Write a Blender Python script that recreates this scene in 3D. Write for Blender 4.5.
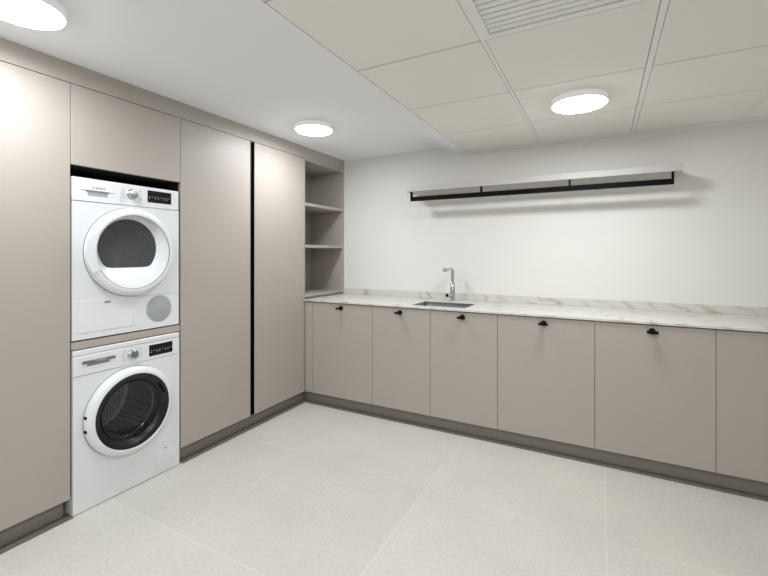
import bpy, bmesh, math, random
from mathutils import Vector, Matrix
random.seed(7)
for o in list(bpy.data.objects):
    bpy.data.objects.remove(o, do_unlink=True)
S = bpy.context.scene
C = S.collection
PI = math.pi

# ------------------------------------------------------------------ camera, world, exposure
cam_data = bpy.data.cameras.new('camera')
cam_data.sensor_width = 36.0
cam_data.lens = 410.53 / 768 * 36
cam_data.shift_y = -34.17 / 768
cam_data.clip_start = 0.02
cam = bpy.data.objects.new('camera', cam_data)
C.objects.link(cam)
cam.location = (0, 0, 1.31)
cam.rotation_euler = (PI / 2, 0, math.radians(28.06))
S.camera = cam
world = bpy.data.worlds.new('world')
S.world = world
world.use_nodes = True
world.node_tree.nodes['Background'].inputs[0].default_value = (0.9, 0.95, 1.0, 1)
world.node_tree.nodes['Background'].inputs[1].default_value = 0.02
LAMP_STRENGTH = 73.0
S.view_settings.view_transform = 'Standard'
S.view_settings.look = 'None'
S.view_settings.exposure = 0.0
S.view_settings.gamma = 1.0
S.view_settings.use_curve_mapping = False

# ------------------------------------------------------------------ materials
def lin(h):
    out = []
    for k in (0, 2, 4):
        v = int(h[k:k + 2], 16) / 255
        out.append(v / 12.92 if v <= 0.04045 else ((v + 0.055) / 1.055) ** 2.4)
    return (*out, 1)

def mat(name, hexcol, rough=0.5, metal=0.0, noise=None, bump=None, spec=0.5, coat=0.0):
    """principled material; noise = (scale, amount) colour mottling, bump = (scale, strength)"""
    m = bpy.data.materials.new(name)
    m.use_nodes = True
    nt = m.node_tree
    b = nt.nodes['Principled BSDF']
    col = lin(hexcol)
    b.inputs['Base Color'].default_value = col
    b.inputs['Roughness'].default_value = rough
    b.inputs['Metallic'].default_value = metal
    b.inputs['Specular IOR Level'].default_value = spec
    b.inputs['Coat Weight'].default_value = coat
    tc = nt.nodes.new('ShaderNodeTexCoord')
    if noise:
        n = nt.nodes.new('ShaderNodeTexNoise')
        n.inputs['Scale'].default_value = noise[0]
        n.inputs['Detail'].default_value = 5
        r = nt.nodes.new('ShaderNodeMix'); r.data_type = 'RGBA'
        k = noise[1]
        r.inputs[6].default_value = (*[c * (1 - k) for c in col[:3]], 1)
        r.inputs[7].default_value = (*[min(1, c * (1 + k)) for c in col[:3]], 1)
        nt.links.new(tc.outputs['Object'], n.inputs['Vector'])
        nt.links.new(n.outputs['Fac'], r.inputs[0])
        nt.links.new(r.outputs[2], b.inputs['Base Color'])
    if bump:
        n2 = nt.nodes.new('ShaderNodeTexNoise')
        n2.inputs['Scale'].default_value = bump[0]
        n2.inputs['Detail'].default_value = 4
        bp = nt.nodes.new('ShaderNodeBump')
        bp.inputs['Strength'].default_value = bump[1]
        bp.inputs['Distance'].default_value = 0.002
        nt.links.new(tc.outputs['Object'], n2.inputs['Vector'])
        nt.links.new(n2.outputs['Fac'], bp.inputs['Height'])
        nt.links.new(bp.outputs['Normal'], b.inputs['Normal'])
    return m

M = {}
M['wall'] = mat('wall_paint', 'EBEAE5', 0.8, noise=(3, 0.01), bump=(180, 0.05))
M['plaster'] = mat('ceiling_plaster', 'F6F7FA', 0.85, bump=(150, 0.04))
M['tile'] = mat('ceiling_tile', 'F8F3EE', 0.9, noise=(60, 0.02), bump=(300, 0.1))
M['tee'] = mat('ceiling_tee', 'F6F6F4', 0.5)
M['gap'] = mat('dark_gap', '8A857C', 0.9)
M['taupe'] = mat('taupe_lacquer', 'B2AAA2', 0.46, noise=(2, 0.008), bump=(400, 0.03), spec=0.4)
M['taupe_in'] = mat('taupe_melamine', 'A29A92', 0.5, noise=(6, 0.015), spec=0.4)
M['plinth'] = mat('plinth_aluminium', '88827A', 0.45, 0.1, noise=(3, 0.03))
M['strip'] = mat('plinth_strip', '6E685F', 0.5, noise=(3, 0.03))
M['black'] = mat('black_metal', '040405', 0.6, 0.0, noise=(8, 0.1), spec=0.12)
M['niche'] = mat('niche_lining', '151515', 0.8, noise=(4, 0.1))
M['white'] = mat('white_enamel', 'E7E9EB', 0.25, noise=(2, 0.005), coat=0.2)
M['white_plastic'] = mat('white_plastic', 'E8EAEC', 0.3, noise=(2, 0.005))
M['grey_plastic'] = mat('grey_plastic', 'A9ACB0', 0.5, noise=(40, 0.05))
M['recess'] = mat('grip_recess', '8B9097', 0.5, noise=(20, 0.03))
M['bargrey'] = mat('metal_bar', '7E8185', 0.35, 0.6, noise=(30, 0.05))
M['chrome'] = mat('chrome', 'C4C7CB', 0.12, 1.0, noise=(10, 0.02))
M['steel'] = mat('brushed_steel', '7E8082', 0.3, 1.0, noise=(25, 0.06))
M['display'] = mat('display_glass', '0A0A0D', 0.12, noise=(5, 0.05))
M['icon'] = mat('display_marks', 'C9CDD2', 0.5)
M['red'] = mat('red_print', 'A03842', 0.5)
M['print'] = mat('grey_print', '7E848C', 0.5)
M['darkring'] = mat('dark_door_ring', '080B15', 0.3, noise=(5, 0.05))
M['rubber'] = mat('rubber_seal', '2A2B2D', 0.6, noise=(20, 0.05))
M['shelfwhite'] = mat('shelf_lacquer', 'BEBBB7', 0.5, noise=(2, 0.01))
M['drain'] = mat('drain_dark', '3A3B3D', 0.4, 0.8)

def floor_mat():
    m = bpy.data.materials.new('floor_tiles'); m.use_nodes = True
    nt = m.node_tree; b = nt.nodes['Principled BSDF']
    tc = nt.nodes.new('ShaderNodeTexCoord')
    mp = nt.nodes.new('ShaderNodeMapping')
    P = 0.885
    mp.inputs['Location'].default_value = (-0.014 + 10 * P, -1.246 + 10 * P, 0)
    nt.links.new(tc.outputs['Object'], mp.inputs['Vector'])
    br = nt.nodes.new('ShaderNodeTexBrick')
    br.offset = 0.0; br.squash = 1.0
    br.inputs['Scale'].default_value = 1.0
    br.inputs['Brick Width'].default_value = P
    br.inputs['Row Height'].default_value = P
    br.inputs['Mortar Size'].default_value = 0.0025
    br.inputs['Mortar Smooth'].default_value = 0.3
    br.inputs['Color1'].default_value = lin('D5D2CB')
    br.inputs['Color2'].default_value = lin('D0CDC6')
    br.inputs['Mortar'].default_value = lin('E2DFD6')
    nt.links.new(mp.outputs[0], br.inputs['Vector'])
    # soft cloudy mottling and a fine speckle
    n1 = nt.nodes.new('ShaderNodeTexNoise'); n1.inputs['Scale'].default_value = 2.6; n1.inputs['Detail'].default_value = 6
    n2 = nt.nodes.new('ShaderNodeTexNoise'); n2.inputs['Scale'].default_value = 70; n2.inputs['Detail'].default_value = 4
    for n in (n1, n2): nt.links.new(tc.outputs['Object'], n.inputs['Vector'])
    r1 = nt.nodes.new('ShaderNodeValToRGB')
    r1.color_ramp.elements[0].position = 0.3; r1.color_ramp.elements[0].color = (0.91, 0.91, 0.905, 1)
    r1.color_ramp.elements[1].position = 0.7; r1.color_ramp.elements[1].color = (1, 0.995, 0.98, 1)
    r2 = nt.nodes.new('ShaderNodeValToRGB')
    r2.color_ramp.elements[0].position = 0.3; r2.color_ramp.elements[0].color = (0.88, 0.88, 0.87, 1)
    r2.color_ramp.elements[1].position = 0.65; r2.color_ramp.elements[1].color = (1, 1, 1, 1)
    nt.links.new(n1.outputs['Fac'], r1.inputs[0]); nt.links.new(n2.outputs['Fac'], r2.inputs[0])
    a = nt.nodes.new('ShaderNodeMix'); a.data_type = 'RGBA'; a.blend_type = 'MULTIPLY'; a.inputs[0].default_value = 1
    c = nt.nodes.new('ShaderNodeMix'); c.data_type = 'RGBA'; c.blend_type = 'MULTIPLY'; c.inputs[0].default_value = 1
    nt.links.new(br.outputs['Color'], a.inputs[6]); nt.links.new(r1.outputs[0], a.inputs[7])
    nt.links.new(a.outputs[2], c.inputs[6]); nt.links.new(r2.outputs[0], c.inputs[7])
    nt.links.new(c.outputs[2], b.inputs['Base Color'])
    b.inputs['Roughness'].default_value = 0.55
    b.inputs['Specular IOR Level'].default_value = 0.35
    return m
M['floor'] = floor_mat()

def marble_mat():
    m = bpy.data.materials.new('veined_marble'); m.use_nodes = True
    nt = m.node_tree; b = nt.nodes['Principled BSDF']
    tc = nt.nodes.new('ShaderNodeTexCoord')
    mp = nt.nodes.new('ShaderNodeMapping')
    mp.inputs['Rotation'].default_value = (0.5, 0.35, 0.6)
    mp.inputs['Scale'].default_value = (0.8, 1.2, 1.2)
    nt.links.new(tc.outputs['Object'], mp.inputs['Vector'])
    n = nt.nodes.new('ShaderNodeTexNoise'); n.inputs['Scale'].default_value = 4.0; n.inputs['Detail'].default_value = 7
    n.inputs['Distortion'].default_value = 0.6
    nt.links.new(mp.outputs[0], n.inputs['Vector'])
    w = nt.nodes.new('ShaderNodeTexWave'); w.inputs['Scale'].default_value = 3.0
    w.inputs['Distortion'].default_value = 11; w.inputs['Detail'].default_value = 4; w.inputs['Detail Scale'].default_value = 1.3
    nt.links.new(mp.outputs[0], w.inputs['Vector'])
    r = nt.nodes.new('ShaderNodeValToRGB')
    e = r.color_ramp.elements
    e[0].position = 0.0; e[0].color = (1, 1, 1, 1)
    e[1].position = 0.35; e[1].color = (0, 0, 0, 1)
    nt.links.new(w.outputs['Fac'], r.inputs[0])
    r2 = nt.nodes.new('ShaderNodeValToRGB')
    r2.color_ramp.elements[0].position = 0.42; r2.color_ramp.elements[0].color = (0.06, 0.06, 0.06, 1)
    r2.color_ramp.elements[1].position = 0.65; r2.color_ramp.elements[1].color = (1, 1, 1, 1)
    nt.links.new(n.outputs['Fac'], r2.inputs[0])
    mu = nt.nodes.new('ShaderNodeMath'); mu.operation = 'MULTIPLY'
    nt.links.new(r.outputs[0], mu.inputs[0]); nt.links.new(r2.outputs[0], mu.inputs[1])
    mx = nt.nodes.new('ShaderNodeMix'); mx.data_type = 'RGBA'
    mx.inputs[6].default_value = lin('D9D7D0'); mx.inputs[7].default_value = lin('B3AC9D')
    mu2 = nt.nodes.new('ShaderNodeMath'); mu2.operation = 'MULTIPLY'; mu2.inputs[1].default_value = 1.0
    nt.links.new(mu.outputs[0], mu2.inputs[0]); nt.links.new(mu2.outputs[0], mx.inputs[0])
    nt.links.new(mx.outputs[2], b.inputs['Base Color'])
    b.inputs['Roughness'].default_value = 0.3
    return m
M['marble'] = marble_mat()

def glass_mat(name, tint, gloss=0.1):
    m = bpy.data.materials.new(name); m.use_nodes = True
    nt = m.node_tree; nt.nodes.clear()
    out = nt.nodes.new('ShaderNodeOutputMaterial')
    t = nt.nodes.new('ShaderNodeBsdfTransparent'); t.inputs[0].default_value = lin(tint)
    g = nt.nodes.new('ShaderNodeBsdfGlossy'); g.inputs['Roughness'].default_value = 0.03
    g.inputs[0].default_value = (0.9, 0.9, 0.92, 1)
    f = nt.nodes.new('ShaderNodeFresnel'); f.inputs[0].default_value = 1.5
    mx = nt.nodes.new('ShaderNodeMixShader')
    nt.links.new(f.outputs[0], mx.inputs[0]); nt.links.new(t.outputs[0], mx.inputs[1]); nt.links.new(g.outputs[0], mx.inputs[2])
    nt.links.new(mx.outputs[0], out.inputs[0])
    return m
M['glass'] = glass_mat('door_glass', 'D6D8DA')

def smoky_veiled(name):
    m = glass_mat(name, 'A9ABAF'); nt = m.node_tree
    out = [n for n in nt.nodes if n.type == 'OUTPUT_MATERIAL'][0]
    src = out.inputs[0].links[0].from_socket
    d = nt.nodes.new('ShaderNodeBsdfDiffuse'); d.inputs[0].default_value = lin('9DA0A4')  # grey haze mixed in, standing for the room reflected in the window
    mx = nt.nodes.new('ShaderNodeMixShader'); mx.inputs[0].default_value = 0.2
    nt.links.new(src, mx.inputs[1]); nt.links.new(d.outputs[0], mx.inputs[2]); nt.links.new(mx.outputs[0], out.inputs[0])
    return m
M['tinted'] = smoky_veiled('smoky_veiled_door_glass')

def drum_mat(name='perforated_drum', base='B4B4B6'):
    m = bpy.data.materials.new(name); m.use_nodes = True
    nt = m.node_tree; b = nt.nodes['Principled BSDF']
    tc = nt.nodes.new('ShaderNodeTexCoord')
    v = nt.nodes.new('ShaderNodeTexVoronoi'); v.inputs['Scale'].default_value = 55; v.inputs['Randomness'].default_value = 0.15
    nt.links.new(tc.outputs['Object'], v.inputs['Vector'])
    r = nt.nodes.new('ShaderNodeValToRGB')
    r.color_ramp.elements[0].position = 0.26; r.color_ramp.elements[0].color = lin('1A1A1A')
    r.color_ramp.elements[1].position = 0.32; r.color_ramp.elements[1].color = lin(base)
    nt.links.new(v.outputs['Distance'], r.inputs[0])
    nt.links.new(r.outputs[0], b.inputs['Base Color'])
    b.inputs['Metallic'].default_value = 0.5
    b.inputs['Roughness'].default_value = 0.28
    return m
M['drum'] = drum_mat(base='D2D3D6')
M['dryer_drum'] = mat('zinc_drum', 'E6E7E8', 0.4, 0.2, noise=(6, 0.1))
M['drum_plain'] = mat('drum_sheet', '8A8D90', 0.35, 0.8, noise=(6, 0.1))

def emit_mat(name, col):
    m = bpy.data.materials.new(name); m.use_nodes = True
    nt = m.node_tree; nt.nodes.clear()
    out = nt.nodes.new('ShaderNodeOutputMaterial')
    e = nt.nodes.new('ShaderNodeEmission')
    e.inputs[0].default_value = col
    e.inputs[1].default_value = LAMP_STRENGTH
    nt.links.new(e.outputs[0], out.inputs[0])
    return m
M['lamp'] = emit_mat('cool_lamp_diffuser', (0.93, 0.968, 1.01, 1))
M['lamp_warm'] = emit_mat('neutral_lamp_diffuser', (0.945, 0.970, 1.0, 1))
M['opal'] = mat('opal_lamp_rim', 'F2F3F4', 0.4)      # the translucent rim glows faintly when the lamp is on
_b = M['opal'].node_tree.nodes['Principled BSDF']
_b.inputs['Emission Color'].default_value = (0.97, 0.970, 0.985, 1)
_b.inputs['Emission Strength'].default_value = 0.18

# ------------------------------------------------------------------ mesh helpers
LOC = {}
def obj(name, bm, m, parent=None, smooth=False):
    """link bm (world coordinates) as one mesh object"""
    me = bpy.data.meshes.new(name)
    off = LOC[parent.name] if parent else Vector((0, 0, 0))
    bmesh.ops.translate(bm, verts=bm.verts, vec=-off)
    bmesh.ops.recalc_face_normals(bm, faces=bm.faces)
    if smooth:
        for f in bm.faces: f.smooth = True
        for e in bm.edges:
            if len(e.link_faces) == 2 and e.calc_face_angle(0) > math.radians(38): e.smooth = False
    bm.to_mesh(me); bm.free()
    me.materials.append(M[m] if isinstance(m, str) else m)
    o = bpy.data.objects.new(name, me)
    C.objects.link(o)
    if parent: o.parent = parent
    LOC[o.name] = off
    return o

def thing(name, label, cat, loc, group=None):
    o = bpy.data.objects.new(name, None); C.objects.link(o)
    o.empty_display_size = 0.1
    o.location = loc
    LOC[o.name] = Vector(loc)
    tag(o, label, cat, group)
    return o

def tag(o, label, cat, group=None):
    o['label'] = label; o['category'] = cat
    if group: o['group'] = group
    return o

def structure(o):
    o['kind'] = 'structure'
    return o

def add_box(bm, x0, x1, y0, y1, z0, z1, bev=0.0, seg=2):
    r = bmesh.ops.create_cube(bm, size=1)
    vs = r['verts']
    for v in vs:
        v.co = Vector(((x0 + x1) / 2 + v.co.x * (x1 - x0), (y0 + y1) / 2 + v.co.y * (y1 - y0), (z0 + z1) / 2 + v.co.z * (z1 - z0)))
    if bev > 0:
        es = list({e for v in vs for e in v.link_edges})
        bmesh.ops.bevel(bm, geom=es, offset=bev, segments=seg, profile=0.5, affect='EDGES')
    return bm

def box(*a, **k):
    return add_box(bmesh.new(), *a, **k)

def basis(axis):
    a = Vector(axis).normalized()
    u = a.orthogonal().normalized()
    if abs(a.x) > 0.99: u = Vector((0, 1, 0))
    w = a.cross(u)
    return a, u, w

def add_lathe(bm, centre, axis, prof, n=64, cap0=False, cap1=False):
    """profile of (radius, distance along axis)"""
    a, u, w = basis(axis); c = Vector(centre)
    rings = []
    for r, d in prof:
        if r < 1e-6:
            rings.append([bm.verts.new(c + a * d)]); continue
        rings.append([bm.verts.new(c + a * d + (u * math.cos(t) + w * math.sin(t)) * r) for t in [2 * PI * i / n for i in range(n)]])
    for p, q in zip(rings, rings[1:]):
        if len(p) == 1 and len(q) == 1: continue
        for i in range(n):
            j = (i + 1) % n
            if len(p) == 1: bm.faces.new((p[0], q[i], q[j]))
            elif len(q) == 1: bm.faces.new((p[i], p[j], q[0]))
            else: bm.faces.new((p[i], p[j], q[j], q[i]))
    if cap0 and len(rings[0]) > 1: bm.faces.new(rings[0])
    if cap1 and len(rings[-1]) > 1: bm.faces.new(rings[-1])
    return bm

def lathe(*a, **k):
    return add_lathe(bmesh.new(), *a, **k)

def cyl(p0, p1, r, n=24, bev=0.0):
    p0, p1 = Vector(p0), Vector(p1)
    L = (p1 - p0).length
    b = bev
    prof = [(0, 0), (r - b, 0), (r, b), (r, L - b), (r - b, L), (0, L)] if b else [(0, 0), (r, 0), (r, L), (0, L)]
    return lathe(p0, p1 - p0, prof, n)

def add_tube(bm, pts, r, n=16):
    pts = [Vector(p) for p in pts]
    rings = []
    t0 = (pts[1] - pts[0]).normalized(); u = t0.orthogonal().normalized()
    for i, p in enumerate(pts):
        t = ((pts[min(i + 1, len(pts) - 1)] - pts[max(i - 1, 0)])).normalized()
        u = (u - t * u.dot(t)).normalized(); w = t.cross(u)
        rr = r[i] if isinstance(r, (list, tuple)) else r
        rings.append([bm.verts.new(p + (u * math.cos(2 * PI * k / n) + w * math.sin(2 * PI * k / n)) * rr) for k in range(n)])
    for p, q in zip(rings, rings[1:]):
        for i in range(n):
            bm.faces.new((p[i], p[(i + 1) % n], q[(i + 1) % n], q[i]))
    bm.faces.new(rings[0]); bm.faces.new(rings[-1])
    return bm

def rect_ray(cy, cz, y0, y1, z0, z1, t):
    dy, dz = math.cos(t), math.sin(t)
    k = min(((y1 - cy) / dy if dy > 1e-9 else (y0 - cy) / dy if dy < -1e-9 else 9),
            ((z1 - cz) / dz if dz > 1e-9 else (z0 - cz) / dz if dz < -1e-9 else 9))
    return cy + dy * k, cz + dz * k

def front_with_hole(xf, th, y0, y1, z0, z1, cy, cz, r, n=72):
    """upright panel facing +x with a round hole"""
    bm = bmesh.new()
    ts = [2 * PI * i / n for i in range(n)]
    for c in ((y0, z0), (y0, z1), (y1, z0), (y1, z1)):
        ts.append(math.atan2(c[1] - cz, c[0] - cy) % (2 * PI))
    ts = sorted(set(round(t, 6) for t in ts))
    L = []
    for x in (xf, xf - th):
        L.append([bm.verts.new((x, cy + math.cos(t) * r, cz + math.sin(t) * r)) for t in ts])
        L.append([bm.verts.new((x, *rect_ray(cy, cz, y0, y1, z0, z1, t))) for t in ts])
    N = len(ts)
    for i in range(N):
        j = (i + 1) % N
        bm.faces.new((L[0][i], L[0][j], L[1][j], L[1][i]))
        bm.faces.new((L[2][i], L[2][j], L[3][j], L[3][i]))
        bm.faces.new((L[0][i], L[0][j], L[2][j], L[2][i]))
        bm.faces.new((L[1][i], L[1][j], L[3][j], L[3][i]))
    return bm

def text_mesh(body, size, loc, normal_x=True, depth=0.0006, align='LEFT'):
    """lettering lying in the plane x = const, read from +x"""
    cu = bpy.data.curves.new('lettering', 'FONT')
    cu.body = body; cu.size = size; cu.extrude = depth / 2; cu.align_x = align
    cu.offset = size * 0.012
    o = bpy.data.objects.new('lettering', cu); C.objects.link(o)
    dg = bpy.context.evaluated_depsgraph_get()
    me = bpy.data.meshes.new_from_object(o.evaluated_get(dg))
    bm = bmesh.new(); bm.from_mesh(me)
    bpy.data.objects.remove(o); bpy.data.meshes.remove(me); bpy.data.curves.remove(cu)
    # text x -> +y , text y -> +z , text z -> +x
    bm.transform(Matrix.Translation(loc) @ Matrix(((0, 0, 1, 0), (1, 0, 0, 0), (0, 1, 0, 0), (0, 0, 0, 1))))
    return bm

# ------------------------------------------------------------------ the room
XL, XR, YB, YF = -2.95, 2.6, 3.51, -2.2
ZC, ZT = 2.259, 2.18           # plaster ceiling, tiled ceiling
FX = -2.331                    # front plane of the tall cabinets
FY = 2.882                     # front plane of the base cabinets
XE = -1.14                     # edge of the tiled ceiling's border

structure(obj('floor', box(XL - .1, XR + .1, YF - .1, YB + .1, -.1, 0), 'floor'))
structure(obj('wall_back', box(XL - .1, XR + .1, YB, YB + .1, 0, 2.6), 'wall'))
structure(obj('wall_left', box(XL - .1, XL, YF, YB, 0, 2.6), 'wall'))
structure(obj('wall_right', box(XR, XR + .1, YF, YB, 0, 2.6), 'wall'))
structure(obj('wall_front', box(XL - .1, XR + .1, YF - .1, YF, 0, 2.6), 'wall'))
structure(obj('ceiling', box(XL, XE, YF, YB, ZC, ZC + .1), 'plaster'))
# white plaster border of the lower tiled ceiling, along the left edge and along the back wall
bm = box(XE, -1.035, YF, YB, ZT, ZT + .3)
structure(obj('trim_1', bm, 'plaster'))
structure(obj('trim_2', box(-1.035, XR, 3.434, YB, ZT - .001, ZT + .1), 'tee'))
# deck above the tiles, then the tiles themselves
tees = [-1.035, -.433, .190, .796, 1.402, 2.008, XR]
rows = [3.428, 2.855, 2.266, 1.668, 1.060, .455, -.15, -.755, -1.36, -1.965, YF]
bm = bmesh.new()
add_box(bm, -1.035, XR, YF, 3.428, ZT + .034, ZT + .1)
structure(obj('ceiling', bm, 'gap'))
bm = bmesh.new()
for i in range(len(tees) - 1):
    for j in range(len(rows) - 1):
        if i == 1 and j == 3: continue          # the air vent sits in this cell
        x0, x1, y1, y0 = tees[i], tees[i + 1], rows[j], rows[j + 1]
        xa = x0 + (.003 if i == 0 else .0145 if i == 2 else .0095); xb = x1 - (.0145 if i == 1 else .0095 if i < len(tees) - 2 else .001)
        add_box(bm, xa, xb, y0 + .0045, y1 - .0045, ZT, ZT + .02, bev=.0015, seg=1)
structure(obj('ceiling', bm, 'tile'))
bm = bmesh.new()
for x in tees[1:-1]:
    hw = .012 if x == .190 else .0075
    add_box(bm, x - hw, x + hw, YF, 3.428, ZT + .001, ZT + .02)
structure(obj('trim_3', bm, 'tee'))

# ------------------------------------------------------------------ air vent in the ceiling
v = thing('air_vent', 'white slatted air vent set into the tiled ceiling', 'vent', (-.1215, 1.364, ZT))
x0, x1, y0, y1 = -.4253, .1778, 1.0645, 1.6645
bm = bmesh.new()
fw = .03
for b in ((x0, x0 + fw, y0, y1), (x1 - fw, x1, y0, y1), (x0 + fw, x1 - fw, y0, y0 + fw), (x0 + fw, x1 - fw, y1 - fw, y1)):
    add_box(bm, *b, ZT - .002, ZT + .02, bev=.001, seg=1)
obj('frame', bm, 'tee', v)
ns = 16
for k in range(ns):
    yc = y0 + fw + (y1 - y0 - 2 * fw) * (k + .5) / ns
    bm = box(x0 + fw, x1 - fw, -.0116, .0116, -.0012, .0012)
    bm.transform(Matrix.Translation((0, yc, ZT + .006)) @ Matrix.Rotation(math.radians(-10), 4, 'X'))
    obj('slat', bm, 'tee', v)

# ------------------------------------------------------------------ ceiling lamps
def lamp(x, y, zc, r, label, g, m='lamp'):
    t = thing('ceiling_lamp', label, 'lamp', (x, y, zc), g)
    obj('housing', lathe((x, y, zc), (0, 0, -1), [(0, .001), (r - .004, .001), (r, .004), (r, .033), (r - .003, .037), (0, .037)]), 'opal', t, True)
    obj('diffuser', lathe((x, y, zc), (0, 0, -1), [(r - .004, .0372), (r - .006, .039), (r - .011, .0412), (r - .02, .0424), (0, .043)]), m, t, True)
lamp(-1.885, 2.437, ZC, .137, 'round white surface ceiling lamp above the open corner shelf', 'round ceiling lamps')
lamp(-1.925, .715, ZC, .139, 'large round ceiling lamp at the top left, cut off by the picture edge', 'round ceiling lamps')
lamp(-.117, 2.54, ZT, .144, 'round white lamp fixed to the tiled ceiling near the air vent', 'round ceiling lamps', 'lamp_warm')
lamp(-1.93, -1.05, ZC, .150, 'added unseen fill lamp on the plaster ceiling behind the camera', 'round ceiling lamps')  # assumed lamp, added out of view for fill light
lamp(-.117, .76, ZT, .158, 'round lamp on the tiled ceiling above the camera', 'round ceiling lamps', 'lamp_warm')
lamp(-.117, -1.02, ZT, .144, 'added unseen fill lamp on the tiled ceiling behind the camera', 'round ceiling lamps', 'lamp_warm')  # also assumed: carries the row on behind the view, added as fill

# ------------------------------------------------------------------ tall cabinets on the left
ZD0, ZD1 = .093, 2.157
G = .0015
def tall_carcass(y0, y1, z0=ZD0, z1=ZD1 + .001, depth=.575):
    bm = bmesh.new(); xf = FX - .0205; xb = xf - depth; t = .018
    add_box(bm, xb, xf, y0 + .0005, y0 + t, z0, z1); add_box(bm, xb, xf, y1 - t, y1 - .0005, z0, z1)
    add_box(bm, xb, xf, y0 + t, y1 - t, z0, z0 + t); add_box(bm, xb, xf, y0 + t, y1 - t, z1 - t, z1)
    add_box(bm, xb, xb + .008, y0 + t, y1 - t, z0 + t, z1 - t)
    return bm
def tall_door(y0, y1, z0=ZD0, z1=ZD1):
    return box(FX - .0195, FX, y0 + G, y1 - G, z0, z1, bev=.001, seg=1)

t = thing('tall_cabinet', 'full-height taupe cabinet at the left edge, beside the stacked machines', 'cabinet', (FX - .3, .765, .093), 'tall cabinets')
obj('carcass', tall_carcass(.464, 1.066), 'taupe_in', t)
obj('door', tall_door(.464, 1.066), 'taupe', t)

t = thing('tall_cabinet', 'full-height taupe cabinet right beside the stacked machines, left of the black strip', 'cabinet', (FX - .3, 1.958, .093), 'tall cabinets')
obj('carcass', tall_carcass(1.668, 2.264), 'taupe_in', t)
obj('door', tall_door(1.668, 2.246), 'taupe', t)

t = thing('tall_cabinet', 'full-height taupe cabinet between the black strip and the open corner shelf', 'cabinet', (FX - .3, 2.56, .093), 'tall cabinets')
obj('carcass', tall_carcass(2.265, 2.850), 'taupe_in', t)
obj('door', tall_door(2.284, 2.850), 'taupe', t)
bm = bmesh.new()
add_box(bm, FX - .0195, FX - .017, 2.247, 2.283, ZD0, ZD1 - .004)
add_box(bm, FX - .017, FX - .001, 2.2475, 2.2495, ZD0, ZD1 - .004)
add_box(bm, FX - .017, FX - .001, 2.2805, 2.2825, ZD0, ZD1 - .004)
h = obj('handle_strip', bm, 'black', t); h['label'] = 'black vertical recessed grip strip'
obj('side_panel', box(FX - .59, FX, 2.852, 2.878, ZD0, ZD1, bev=.001, seg=1), 'taupe', t)

# appliance housing around the two machines
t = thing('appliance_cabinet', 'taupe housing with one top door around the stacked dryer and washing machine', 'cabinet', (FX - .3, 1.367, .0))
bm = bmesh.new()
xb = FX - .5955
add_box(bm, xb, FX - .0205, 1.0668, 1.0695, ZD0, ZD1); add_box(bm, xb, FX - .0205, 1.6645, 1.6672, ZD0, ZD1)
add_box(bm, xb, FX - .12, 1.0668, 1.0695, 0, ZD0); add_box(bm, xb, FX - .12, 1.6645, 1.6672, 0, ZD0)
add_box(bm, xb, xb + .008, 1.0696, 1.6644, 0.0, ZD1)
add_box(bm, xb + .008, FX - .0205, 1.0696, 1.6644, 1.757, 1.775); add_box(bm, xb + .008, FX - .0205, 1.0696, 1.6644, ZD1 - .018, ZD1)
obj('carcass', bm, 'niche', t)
obj('shelf', box(xb + .009, FX - .001, 1.0698, 1.6643, .828, .866, bev=.001, seg=1), 'taupe', t)
obj('door', tall_door(1.066, 1.668, 1.757, ZD1), 'taupe', t)

# crown panel up to the ceiling
tag(obj('crown_panel', box(FX - .02, FX, .464, 3.509, ZD1 + .003, ZC - .0005, bev=.0008, seg=1), 'taupe'),
    'long taupe panel filling the gap between tall cabinets and ceiling', 'panel')

# open corner shelf standing on the worktop
t = thing('open_shelf', 'open taupe corner shelf with two boards beside the worktop', 'shelf', (FX - .2, 3.19, .908))
y0, y1, z0, z1 = 2.879, 3.508, .9075, 2.157
xb = -2.755
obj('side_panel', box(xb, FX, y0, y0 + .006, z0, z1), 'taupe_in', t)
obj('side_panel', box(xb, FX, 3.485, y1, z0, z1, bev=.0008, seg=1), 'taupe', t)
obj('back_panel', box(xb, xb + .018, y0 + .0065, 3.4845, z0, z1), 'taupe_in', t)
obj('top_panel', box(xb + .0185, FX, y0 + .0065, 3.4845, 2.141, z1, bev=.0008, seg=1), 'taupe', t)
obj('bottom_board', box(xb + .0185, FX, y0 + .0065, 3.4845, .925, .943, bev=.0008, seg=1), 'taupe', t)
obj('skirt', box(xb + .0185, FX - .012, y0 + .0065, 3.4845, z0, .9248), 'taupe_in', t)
for zz in (1.7405, 1.3655):
    obj('shelf_board', box(xb + .0185, FX - .002, y0 + .0065, 3.4845, zz, zz + .0265, bev=.001, seg=1), 'taupe', t)

# ------------------------------------------------------------------ base cabinets on the back wall
DZ0, DZ1 = .093, .886
def base_carcass(x0, x1):
    bm = bmesh.new(); yf = FY + .0205; yb = YB - .012; t = .018
    add_box(bm, x0 + .0005, x0 + t, yf, yb, DZ0, .8940); add_box(bm, x1 - t, x1 - .0005, yf, yb, DZ0, .8940)
    add_box(bm, x0 + t, x1 - t, yf, yb, DZ0, DZ0 + t)
    add_box(bm, x0 + t, x1 - t, yb - .008, yb, DZ0 + t, .8940)
    add_box(bm, x0 + t, x1 - t, yf, yf + .016, .82, .8940)
    return bm

def knob(x, z, parent, y=FY):
    """black rosette with a stem that carries a short horizontal bar"""
    bm = lathe((x, y, z), (0, -1, 0), [(0, 0), (.0175, 0), (.0175, .012), (.0165, .0135), (.0095, .0145), (.0085, .036), (0, .036)], 28)
    return_k = obj('knob', bm, 'black', parent, True)
    b = cyl((x - .029, y - .039, z - .001), (x + .029, y - .039, z - .001), .0088, 20, .0015)
    obj('grip_bar', b, 'black', parent, True)
    return return_k

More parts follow.
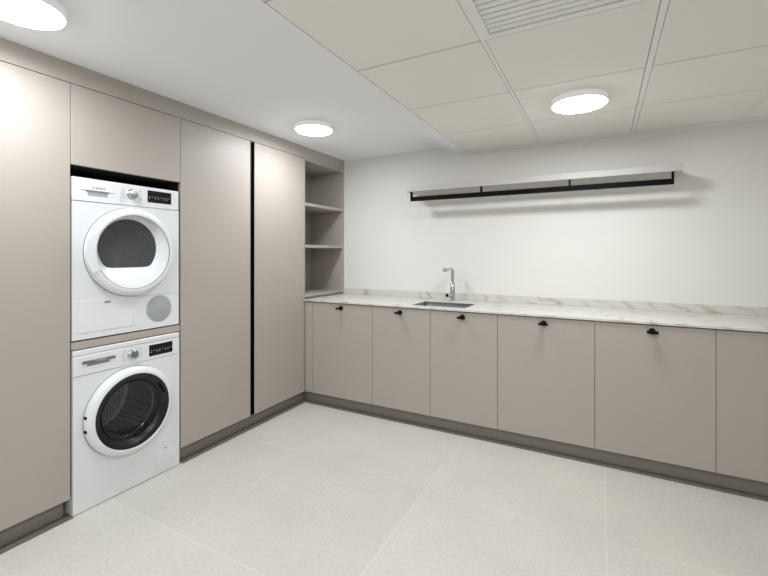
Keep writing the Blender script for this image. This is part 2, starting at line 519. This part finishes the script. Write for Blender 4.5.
def door_with_knob(x0, x1, parent):
    d = obj('door', box(x0 + G, x1 - G, FY, FY + .0195, DZ0, DZ1, bev=.001, seg=1), 'taupe', parent)
    knob((x0 + x1) / 2, .8535, d)
    return d

g = 'base cabinets along the back wall'
for x0, x1, lab in (
        (-2.244, -1.644, 'taupe base cabinet with one door in the corner by the tall cabinets'),
        (-.644, -.044, 'single-door taupe base cabinet directly right of the sink cabinet'),
        (-.044, .556, 'single-door taupe base cabinet with the rightmost black knob in view'),
        (.556, 1.156, 'taupe base cabinet cut off by the right picture edge')):
    t = thing('base_cabinet', lab, 'cabinet', ((x0 + x1) / 2, FY + .3, .093), g)
    obj('carcass', base_carcass(x0, x1), 'taupe_in', t)
    if x0 < .5:
        door_with_knob(x0, x1, t)
    else:
        d = obj('door', box(x0 + G, x1 - G, FY, FY + .0195, DZ0, DZ1, bev=.001, seg=1), 'taupe', t)
        knob((x0 + x1) / 2, .8535, d)
t = thing('base_cabinet', 'two-door taupe sink cabinet under the steel sink and tap', 'cabinet', (-1.144, FY + .3, .093), g)
obj('carcass', base_carcass(-1.644, -.644), 'taupe_in', t)
door_with_knob(-1.644, -1.144, t); door_with_knob(-1.144, -.644, t)

tag(obj('corner_filler', box(FX + .001, -2.246, FY + .001, FY + .0195, DZ0, DZ1), 'taupe'),
    'narrow vertical taupe filler strip in the corner between tall and base cabinets', 'panel')

# plinths
def plinth(name, label, bm1, bm2, loc):
    t = thing(name, label, 'plinth', loc)
    obj('board', bm1, 'plinth', t)
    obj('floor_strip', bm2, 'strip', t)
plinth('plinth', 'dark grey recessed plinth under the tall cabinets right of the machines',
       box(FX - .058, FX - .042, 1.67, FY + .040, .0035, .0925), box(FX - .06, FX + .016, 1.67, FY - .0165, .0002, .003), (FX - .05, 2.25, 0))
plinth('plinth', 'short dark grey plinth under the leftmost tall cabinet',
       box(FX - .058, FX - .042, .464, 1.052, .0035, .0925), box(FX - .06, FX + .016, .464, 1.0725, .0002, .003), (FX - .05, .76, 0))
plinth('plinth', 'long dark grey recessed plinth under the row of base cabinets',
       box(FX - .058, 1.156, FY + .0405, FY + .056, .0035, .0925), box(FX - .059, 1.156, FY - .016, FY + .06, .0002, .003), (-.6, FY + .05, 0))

# ------------------------------------------------------------------ worktop, splashback, sink, tap
SX0, SX1, SY0, SY1 = -1.335, -.90, 2.955, 3.255
def slab_with_hole(X0, X1, Y0, Y1, z0, z1, hx0, hx1, hy0, hy1):
    bm = bmesh.new()
    xs = [X0, hx0, hx1, X1]; ys = [Y0, hy0, hy1, Y1]
    V = {}
    for zi, z in enumerate((z0, z1)):
        for i, x in enumerate(xs):
            for j, y in enumerate(ys): V[i, j, zi] = bm.verts.new((x, y, z))
    for zi in (0, 1):
        for i in range(3):
            for j in range(3):
                if i == 1 and j == 1: continue
                bm.faces.new((V[i, j, zi], V[i + 1, j, zi], V[i + 1, j + 1, zi], V[i, j + 1, zi]))
    def side(a, b):
        bm.faces.new((V[a + (0,)], V[b + (0,)], V[b + (1,)], V[a + (1,)]))
    for k in range(3):
        side((k, 0), (k + 1, 0)); side((k, 3), (k + 1, 3)); side((0, k), (0, k + 1)); side((3, k), (3, k + 1))
    side((1, 1), (2, 1)); side((1, 2), (2, 2)); side((1, 1), (1, 2)); side((2, 1), (2, 2))
    return bm
tag(obj('worktop', slab_with_hole(FX + .0005, 1.17, FY - .010, YB - .001, 0.8945, .907, SX0, SX1, SY0, SY1), 'marble'),
    'long white marble worktop with faint veins on the base cabinets', 'worktop')
tag(obj('splashback', box(FX + .0005, 1.17, YB - .0135, YB - .0005, .9072, .963, bev=.001, seg=1), 'marble'),
    'low veined marble upstand along the wall behind the worktop', 'splashback')

t = thing('sink', 'rectangular undermount steel sink set into the marble worktop', 'sink', ((SX0 + SX1) / 2, (SY0 + SY1) / 2, .70))
bm = bmesh.new()
r = bmesh.ops.create_cube(bm, size=1)
a0, a1, b0, b1, c0, c1 = SX0 + .002, SX1 - .002, SY0 + .002, SY1 - .002, .715, .9045
for vtx in r['verts']:
    vtx.co = Vector((a0 if vtx.co.x < 0 else a1, b0 if vtx.co.y < 0 else b1, c0 if vtx.co.z < 0 else c1))
top = [f for f in bm.faces if f.normal.z > .9 or all(v.co.z > .9 for v in f.verts)]
bmesh.ops.delete(bm, geom=top, context='FACES_ONLY')
bmesh.ops.bevel(bm, geom=[e for e in bm.edges if len(e.link_faces) == 2], offset=.012, segments=3, affect='EDGES', profile=.5)
basin = obj('basin', bm, 'steel', t, True)
md = basin.modifiers.new('sheet', 'SOLIDIFY'); md.thickness = .0012; md.offset = 1
dr = lathe(((SX0 + SX1) / 2, (SY0 + SY1) / 2 + .04, .7165), (0, 0, 1), [(.045, 0), (.045, .002), (.038, .003), (.030, .001), (0, .0015)], 32)
obj('drain', dr, 'drain', t, True)

TX, TY = -1.14, 3.395
t = thing('faucet', 'tall chrome mixer tap standing behind the sink', 'faucet', (TX, TY, .907))
obj('base', lathe((TX, TY, .9072), (0, 0, 1), [(0, 0), (.026, 0), (.026, .006), (.022, .009), (.0215, .02), (0, .02)], 32), 'chrome', t, True)
obj('body', lathe((TX, TY, .9272), (0, 0, 1), [(0, 0), (.0215, 0), (.0215, .085), (.0185, .092), (.0185, .13), (.0155, .135), (0, .135)], 32), 'chrome', t, True)
lv = obj('lever', cyl((TX - .010, TY - .016, .957), (TX - .030, TY - .062, .957), .0185, 28, .003), 'chrome', t, True)
obj('lever_cap', cyl((TX - .0302, TY - .0625, .957), (TX - .0310, TY - .0645, .957), .0145, 24), 'black', lv, True)
pts = [(TX, TY, 1.062), (TX, TY, 1.155)]
for k in range(1, 8):
    a = k / 8 * PI / 2
    pts.append((TX, TY - .024 * (1 - math.cos(a)), 1.155 + .024 * math.sin(a)))
pts += [(TX, TY - .024, 1.179), (TX, TY - .17, 1.179)]
obj('spout', add_tube(bmesh.new(), pts, .0135, 20), 'chrome', t, True)
obj('spray_head', lathe((TX, TY - .1702, 1.179), (0, -1, 0), [(0, 0), (.0135, 0), (.017, .005), (.018, .03), (.016, .034), (.012, .035), (.011, .031), (0, .031)], 28), 'chrome', t, True)

# ------------------------------------------------------------------ wall shelf with black hanging rail
WF = 3.255
t = thing('wall_shelf', 'long pale wall shelf with a black hanging rail underneath', 'shelf', (-.53, YB, 1.85))
obj('board', box(-1.525, .458, WF, YB - .0005, 1.850, 1.894, bev=.001, seg=1), 'shelfwhite', t)
ra = obj('hanging_rail', box(-1.478, .412, WF + .004, WF + .034, 1.768, 1.8045, bev=.001, seg=1), 'black', t)
for x in (-1.472, -.860, -.213, .406):
    obj('post', box(x - .006, x + .006, WF + .004, WF + .034, 1.8047, 1.8498), 'black', t)

# ------------------------------------------------------------------ the two machines
def emblem(x, y, z, r, m, parent):
    bm = lathe((x, y, z), (1, 0, 0), [(r, 0), (r, .0006), (r * .84, .0006), (r * .84, 0)], 28)
    add_box(bm, x, x + .0005, y - r * .5, y - r * .38, z - r * .45, z + r * .45)
    add_box(bm, x, x + .0005, y + r * .38, y + r * .5, z - r * .45, z + r * .45)
    add_box(bm, x, x + .0005, y - r * .38, y + r * .38, z - r * .12, z + r * .12)
    return obj('emblem', bm, m, parent)

def dial(x, y, z, parent):
    k = obj('dial', lathe((x, y, z), (1, 0, 0), [(.029, 0), (.029, .003), (.0265, .006), (.0245, .007), (.0235, .022), (.021, .0245), (0, .025)], 40), 'chrome', parent, True)
    obj('dial_pointer', box(x + .0252, x + .0262, y - .0012, y + .0012, z + .004, z + .019), 'print', k)
    for sgn in (-1, 1):                           # short programme marks on either side of the dial
        bm = bmesh.new()
        for i in range(5):
            zz = z + (i - 2) * .0125
            yy = y + sgn * (.052 - abs(i - 2) * .004)
            add_box(bm, x, x + .0003, yy - .007, yy + .007, zz - .0011, zz + .0011)
        m_ = obj('programme_marks', bm, 'print', parent); m_['kind'] = 'stuff'

def display(x, y0, y1, z0, z1, parent):
    d = obj('display', box(x, x + .0018, y0, y1, z0, z1, bev=.0006, seg=1), 'display', parent)
    bm = bmesh.new(); n = 8; zc = z0 + (z1 - z0) * .42
    for i in range(n):
        yy = y0 + (y1 - y0) * (i + .7) / (n + .4)
        add_box(bm, x + .0018, x + .0021, yy - .0045, yy + .0045, zc + .003, zc + .0048)
        if i % 3 != 1: add_box(bm, x + .0018, x + .0021, yy - .0028, yy + .0028, zc - .0065, zc - .003)
    obj('display_marks', bm, 'icon', d)

def machine_body(y0, y1, z0, z1, cy, cz, r):
    bm = bmesh.new()
    xb = FX - .57; xf = FX - .0256
    t = .004
    add_box(bm, xb, xf, y0, y0 + t, z0, z1); add_box(bm, xb, xf, y1 - t, y1, z0, z1)
    add_box(bm, xb, xf, y0 + t, y1 - t, z1 - t, z1); add_box(bm, xb, xf, y0 + t, y1 - t, z0, z0 + t)
    add_box(bm, xb, xb + t, y0 + t, y1 - t, z0 + t, z1 - t)
    return bm

def front_panel(y0, y1, z0, z1, cy, cz, r, xf=FX + .001):
    return front_with_hole(xf, .0265, y0, y1, z0, z1, cy, cz, r)

XF = FX + .001        # front sheet of both machines
# ---- dryer
Y0, Y1, Z0, Z1 = 1.0725, 1.6535, .8665, 1.698
cy, cz = 1.366, 1.32
t = thing('tumble_dryer', 'white tumble dryer on the upper level of the housing, with grey round filter', 'dryer', (FX - .3, 1.363, Z0))
obj('body', machine_body(Y0 + .001, Y1 - .001, Z0 + .008, Z1 - .001, cy, cz, .17), 'white', t)
for yy in (Y0 + .06, Y1 - .06):
    for xx in (FX - .08, FX - .5):
        obj('foot', cyl((xx, yy, Z0), (xx, yy, Z0 + .0078), .02), 'rubber', t)
fp = obj('front_panel', front_panel(Y0, Y1, Z0 + .008, 1.5765, cy, cz, .2), 'white', t)
cp = obj('control_panel', box(XF - .0265, XF + .001, Y0, Y1, 1.5785, Z1, bev=.005, seg=3), 'white_plastic', t)
XC = XF + .001
wd = obj('water_drawer', box(XC - .001, XC + .0018, Y0 + .003, 1.303, 1.5795, 1.688, bev=.001, seg=1), 'white_plastic', t)
bm = bmesh.new()                              # trapezoid grip slot under a thin lip
vs = [bm.verts.new((XC + .0022, y, z)) for y, z in ((1.131, 1.637), (1.246, 1.637), (1.238, 1.6235), (1.139, 1.6235))]
bm.faces.new(vs)
vs2 = [bm.verts.new((XC + .0024, y, z)) for y, z in ((1.139, 1.6235), (1.238, 1.6235), (1.236, 1.610), (1.141, 1.610))]
r_ = bmesh.ops.extrude_face_region(bm, geom=list(bm.faces)); bmesh.ops.translate(bm, verts=[q for q in r_['geom'] if isinstance(q, bmesh.types.BMVert)], vec=(.0004, 0, 0))
for vv in vs2: bm.verts.remove(vv)
obj('grip_slot', bm, 'recess', wd)
obj('grip_ramp', box(XC + .0016, XC + .003, 1.141, 1.236, 1.6095, 1.6232, bev=.0004, seg=1), 'grey_plastic', wd)
obj('grip_lip', box(XC + .001, XC + .006, 1.111, 1.268, 1.6372, 1.6395), 'white_plastic', wd)
obj('lettering', text_mesh('BOSCH', .0145, (XC + .0019, 1.180, 1.6468)), 'red', wd)
emblem(XC + .0018, 1.168, 1.652, .0068, 'print', wd)
dial(XC, 1.366, 1.642, t)
display(XC, 1.455, 1.602, 1.610, 1.679, t)
# door: flange, deep dish and a window with a flat lower edge
dr = obj('door', lathe((XF, cy, cz), (1, 0, 0), [(.243, .0005), (.244, .012), (.240, .024), (.228, .033), (.212, .036), (.2045, .035), (.2025, .031)], 96), 'white_plastic', t, True)
wy, wz, wr, wb = 1.360, 1.343, .161, .110
def win_r(a, r=wr, b=wb, p=16):
    s = math.sin(a)
    return r if s >= 0 else (r ** -p + (-s / b) ** p) ** (-1 / p)
N = 128
bm = bmesh.new()
def loop(rf, c, x):
    return [bm.verts.new((x, c[0] + math.cos(2 * PI * i / N) * rf(2 * PI * i / N), c[1] + math.sin(2 * PI * i / N) * rf(2 * PI * i / N))) for i in range(N)]
loops = [loop(lambda a: .2022, (cy, cz), XF + .032), loop(lambda a: .198, (cy, cz), XF + .031),
         loop(lambda a: win_r(a, .176, .125), (wy, wz + .002), XF - .004),
         loop(lambda a: win_r(a, .165, .114), (wy, wz), XF - .016), loop(lambda a: win_r(a), (wy, wz), XF - .022)]
for p, q in zip(loops, loops[1:]):
    for i in range(N):
        bm.faces.new((p[i], p[(i + 1) % N], q[(i + 1) % N], q[i]))
obj('door_dish', bm, 'white_plastic', dr, True)
bm = bmesh.new()
f = bm.faces.new(loop(lambda a: win_r(a, .1605, .1095), (wy, wz), XF - .021))
obj('window', bm, 'tinted', dr)
obj('dish_seam', lathe((XF, cy, cz), (1, 0, 0), [(.2042, .0345), (.2036, .0358), (.2012, .0340), (.2012, .0320)], 96), 'print', dr, True)
obj('flange_seam', lathe((XF, cy, cz), (1, 0, 0), [(.2435, .0002), (.2465, .0002), (.2465, .0008), (.2435, .0008)], 96), 'print', dr, True)
bm = bmesh.new()                              # grip tab on the left of the flange
tab = []
for ang, rr in [(157, .238), (157, .205), (170, .203), (180, .2025), (192, .203), (207, .205), (207, .240), (201, .2465), (190, .251), (180, .252), (170, .249)]:
    a = math.radians(ang); tab.append(bm.verts.new((XF + .030, cy + math.cos(a) * rr, cz + math.sin(a) * rr)))
bm.faces.new(tab)
r_ = bmesh.ops.extrude_face_region(bm, geom=list(bm.faces)); bmesh.ops.translate(bm, verts=[q for q in r_['geom'] if isinstance(q, bmesh.types.BMVert)], vec=(.0075, 0, 0))
obj('door_grip', bm, 'white_plastic', dr)
# drum
obj('drum', lathe((XF - .03, cy, cz), (-1, 0, 0), [(.185, 0), (.185, .012), (.225, .03), (.225, .12), (.219, .128), (.225, .136), (.225, .24), (.219, .248), (.225, .256), (.225, .47), (.2, .485), (.06, .485), (.055, .47), (0, .47)], 64), 'dryer_drum', t, True)
for dx, rr in ((.05, .183), (.13, .21)):  # chrome rings added to give the curved reflections behind the window
    obj('drum_glint_rim', lathe((XF - dx, cy, cz), (-1, 0, 0), [(rr + .005 * math.cos(q * PI / 6), .005 * math.sin(q * PI / 6)) for q in range(13)], 64), 'chrome', t, True)
for a in (40, 160, 280):
    a = math.radians(a)
    bm = add_tube(bmesh.new(), [(XF - .07 - .38 * k / 6, cy + math.cos(a + .1 * k) * .212, cz + math.sin(a + .1 * k) * .212) for k in range(7)], .022, 12)
    obj('drum_paddle', bm, 'drum_plain', t, True)
# lower flap, filter grille
def outline(y0, y1, z0, z1, w=.0018):
    bm = bmesh.new()
    for b in ((y0, y1, z0, z0 + w), (y0, y1, z1 - w, z1), (y0, y0 + w, z0 + w, z1 - w), (y1 - w, y1, z0 + w, z1 - w)):
        add_box(bm, XF + .0001, XF + .0004, *b)
    return bm
fl = obj('service_flap', box(XF - .0005, XF + .0022, 1.0985, 1.374, .908, 1.070, bev=.001, seg=1), 'white_plastic', t)
obj('flap_latch', box(XF + .0022, XF + .0045, 1.222, 1.252, 1.050, 1.060, bev=.0006, seg=1), 'recess', fl)
obj('filter_grille', lathe((XF, 1.526, .986), (1, 0, 0), [(0, .0005), (.077, .0005), (.077, .002), (.074, .003), (.010, .0025), (.006, .0035), (0, .0035)], 48), 'grey_plastic', t, True)
obj('seam', box(XF + .0001, XF + .0005, 1.376, Y1 - .002, 1.0675, 1.069), 'print', t)

# ---- washing machine
XF = FX + .006; XC = XF + .001
Y0, Y1, Z0, Z1 = 1.0735, 1.6545, .0, .8225
cy, cz = 1.356, .443
t = thing('washing_machine', 'white front-loading washing machine with dark round door below the dryer', 'washing machine', (FX - .3, 1.363, Z0))
obj('body', machine_body(Y0 + .001, Y1 - .001, .0042, Z1 - .001, cy, cz, .19), 'white', t)
for yy in (Y0 + .06, Y1 - .06):
    for xx in (FX - .1, FX - .5):
        obj('foot', cyl((xx, yy, .0), (xx, yy, .0040), .02), 'rubber', t)
obj('front_panel', front_panel(Y0, Y1, .0042, .692, cy, cz, .2, XF), 'white', t)
obj('control_panel', box(XF - .0265, XF + .001, Y0, Y1, .6935, .7935, bev=.002, seg=2), 'white_plastic', t)
obj('top_edge', box(XF - .0265, XF + .001, Y0, Y1, .795, Z1, bev=.005, seg=3), 'white', t)
dd = obj('detergent_drawer', box(XC - .001, XC + .0018, Y0 + .004, 1.303, .6955, .790, bev=.001, seg=1), 'white_plastic', t)
obj('grip_bar', box(XC + .001, XC + .008, 1.113, 1.272, .7505, .764, bev=.001, seg=1), 'bargrey', dd)
obj('lettering', text_mesh('BOSCH', .0125, (XC + .0082, 1.188, .7527)), 'icon', dd)
emblem(XC + .008, 1.176, .7572, .0055, 'icon', dd)
obj('grip_slot', box(XC + .0016, XC + .0022, 1.136, 1.244, .735, .750), 'recess', dd)
obj('grip_ramp', box(XC + .0016, XC + .003, 1.138, 1.242, .7255, .7345, bev=.0004, seg=1), 'white_plastic', dd)
dial(XC, 1.366, .748, t)
display(XC, 1.461, 1.607, .7135, .779, t)
dr = obj('door', lathe((XF, cy, cz), (1, 0, 0), [(.237, .0005), (.238, .018), (.234, .030), (.224, .040), (.210, .0455), (.2035, .0455), (.2015, .042)], 96), 'white_plastic', t, True)
dk = obj('door_ring', lathe((XF, cy, cz), (1, 0, 0), [(.2012, .042), (.199, .0435), (.180, .037), (.162, .0235), (.157, .0165), (.157, -.01)], 96), 'darkring', dr, True)
obj('door_glass', lathe((XF, cy, cz), (1, 0, 0), [(.1585, .0180), (.150, .0135), (.13, .008), (.09, .003), (.05, .001), (0, 0)], 64), 'glass', dr, True)
a = math.radians(28)
bm = box(-.002, .002, -.014, .014, -.035, .035, bev=.0015)
bm.transform(Matrix.Translation((XF + .037, cy + math.cos(a) * .184, cz + math.sin(a) * .184)) @ Matrix.Rotation(a, 4, 'X'))
obj('door_seam', lathe((XF, cy, cz), (1, 0, 0), [(.2375, .0002), (.2405, .0002), (.2405, .0009), (.2375, .0009)], 96), 'recess', dr, True)
obj('door_latch', bm, 'black', dr)
for zz in (.478, .408):
    obj('hinge_slot', box(XF + .006, XF + .026, cy - math.sqrt(.2385 ** 2 - (zz - cz) ** 2) - .001, cy - .2255, zz - .007, zz + .007), 'black', dr)
obj('door_seal', lathe((XF - .008, cy, cz), (-1, 0, 0), [(.1995, 0), (.185, .002), (.172, .012), (.170, .03), (.176, .05), (.185, .055)], 64), 'rubber', t, True)
obj('drum', lathe((XF - .064, cy, cz), (-1, 0, 0), [(.178, 0), (.182, .010), (.24, .025), (.24, .37), (.22, .385), (0, .385)], 64), 'drum', t, True)
obj('drum_glint_rim', lathe((XF - .058, cy, cz), (-1, 0, 0), [(.166 + .006 * math.cos(q * PI / 6), .006 * math.sin(q * PI / 6)) for q in range(13)], 64), 'chrome', t, True)  # chrome ring added for the bright arc behind the door glass
for a in (60, 180, 300):
    a = math.radians(a)
    bm = add_tube(bmesh.new(), [(XF - .10 - .30 * k / 6, cy + math.cos(a) * .222, cz + math.sin(a) * .222) for k in range(7)], [.012, .024, .028, .03, .028, .024, .012], 12)
    obj('drum_paddle', bm, 'drum_plain', t, True)
pc = obj('pump_cover', lathe((XF, 1.562, .085), (1, 0, 0), [(0, .0004), (.071, .0004), (.0715, .0016), (.070, .0022), (0, .0022)], 56), 'white_plastic', t, True)
obj('cover_slot', box(XF + .0022, XF + .003, 1.552, 1.570, .141, .147), 'recess', pc)
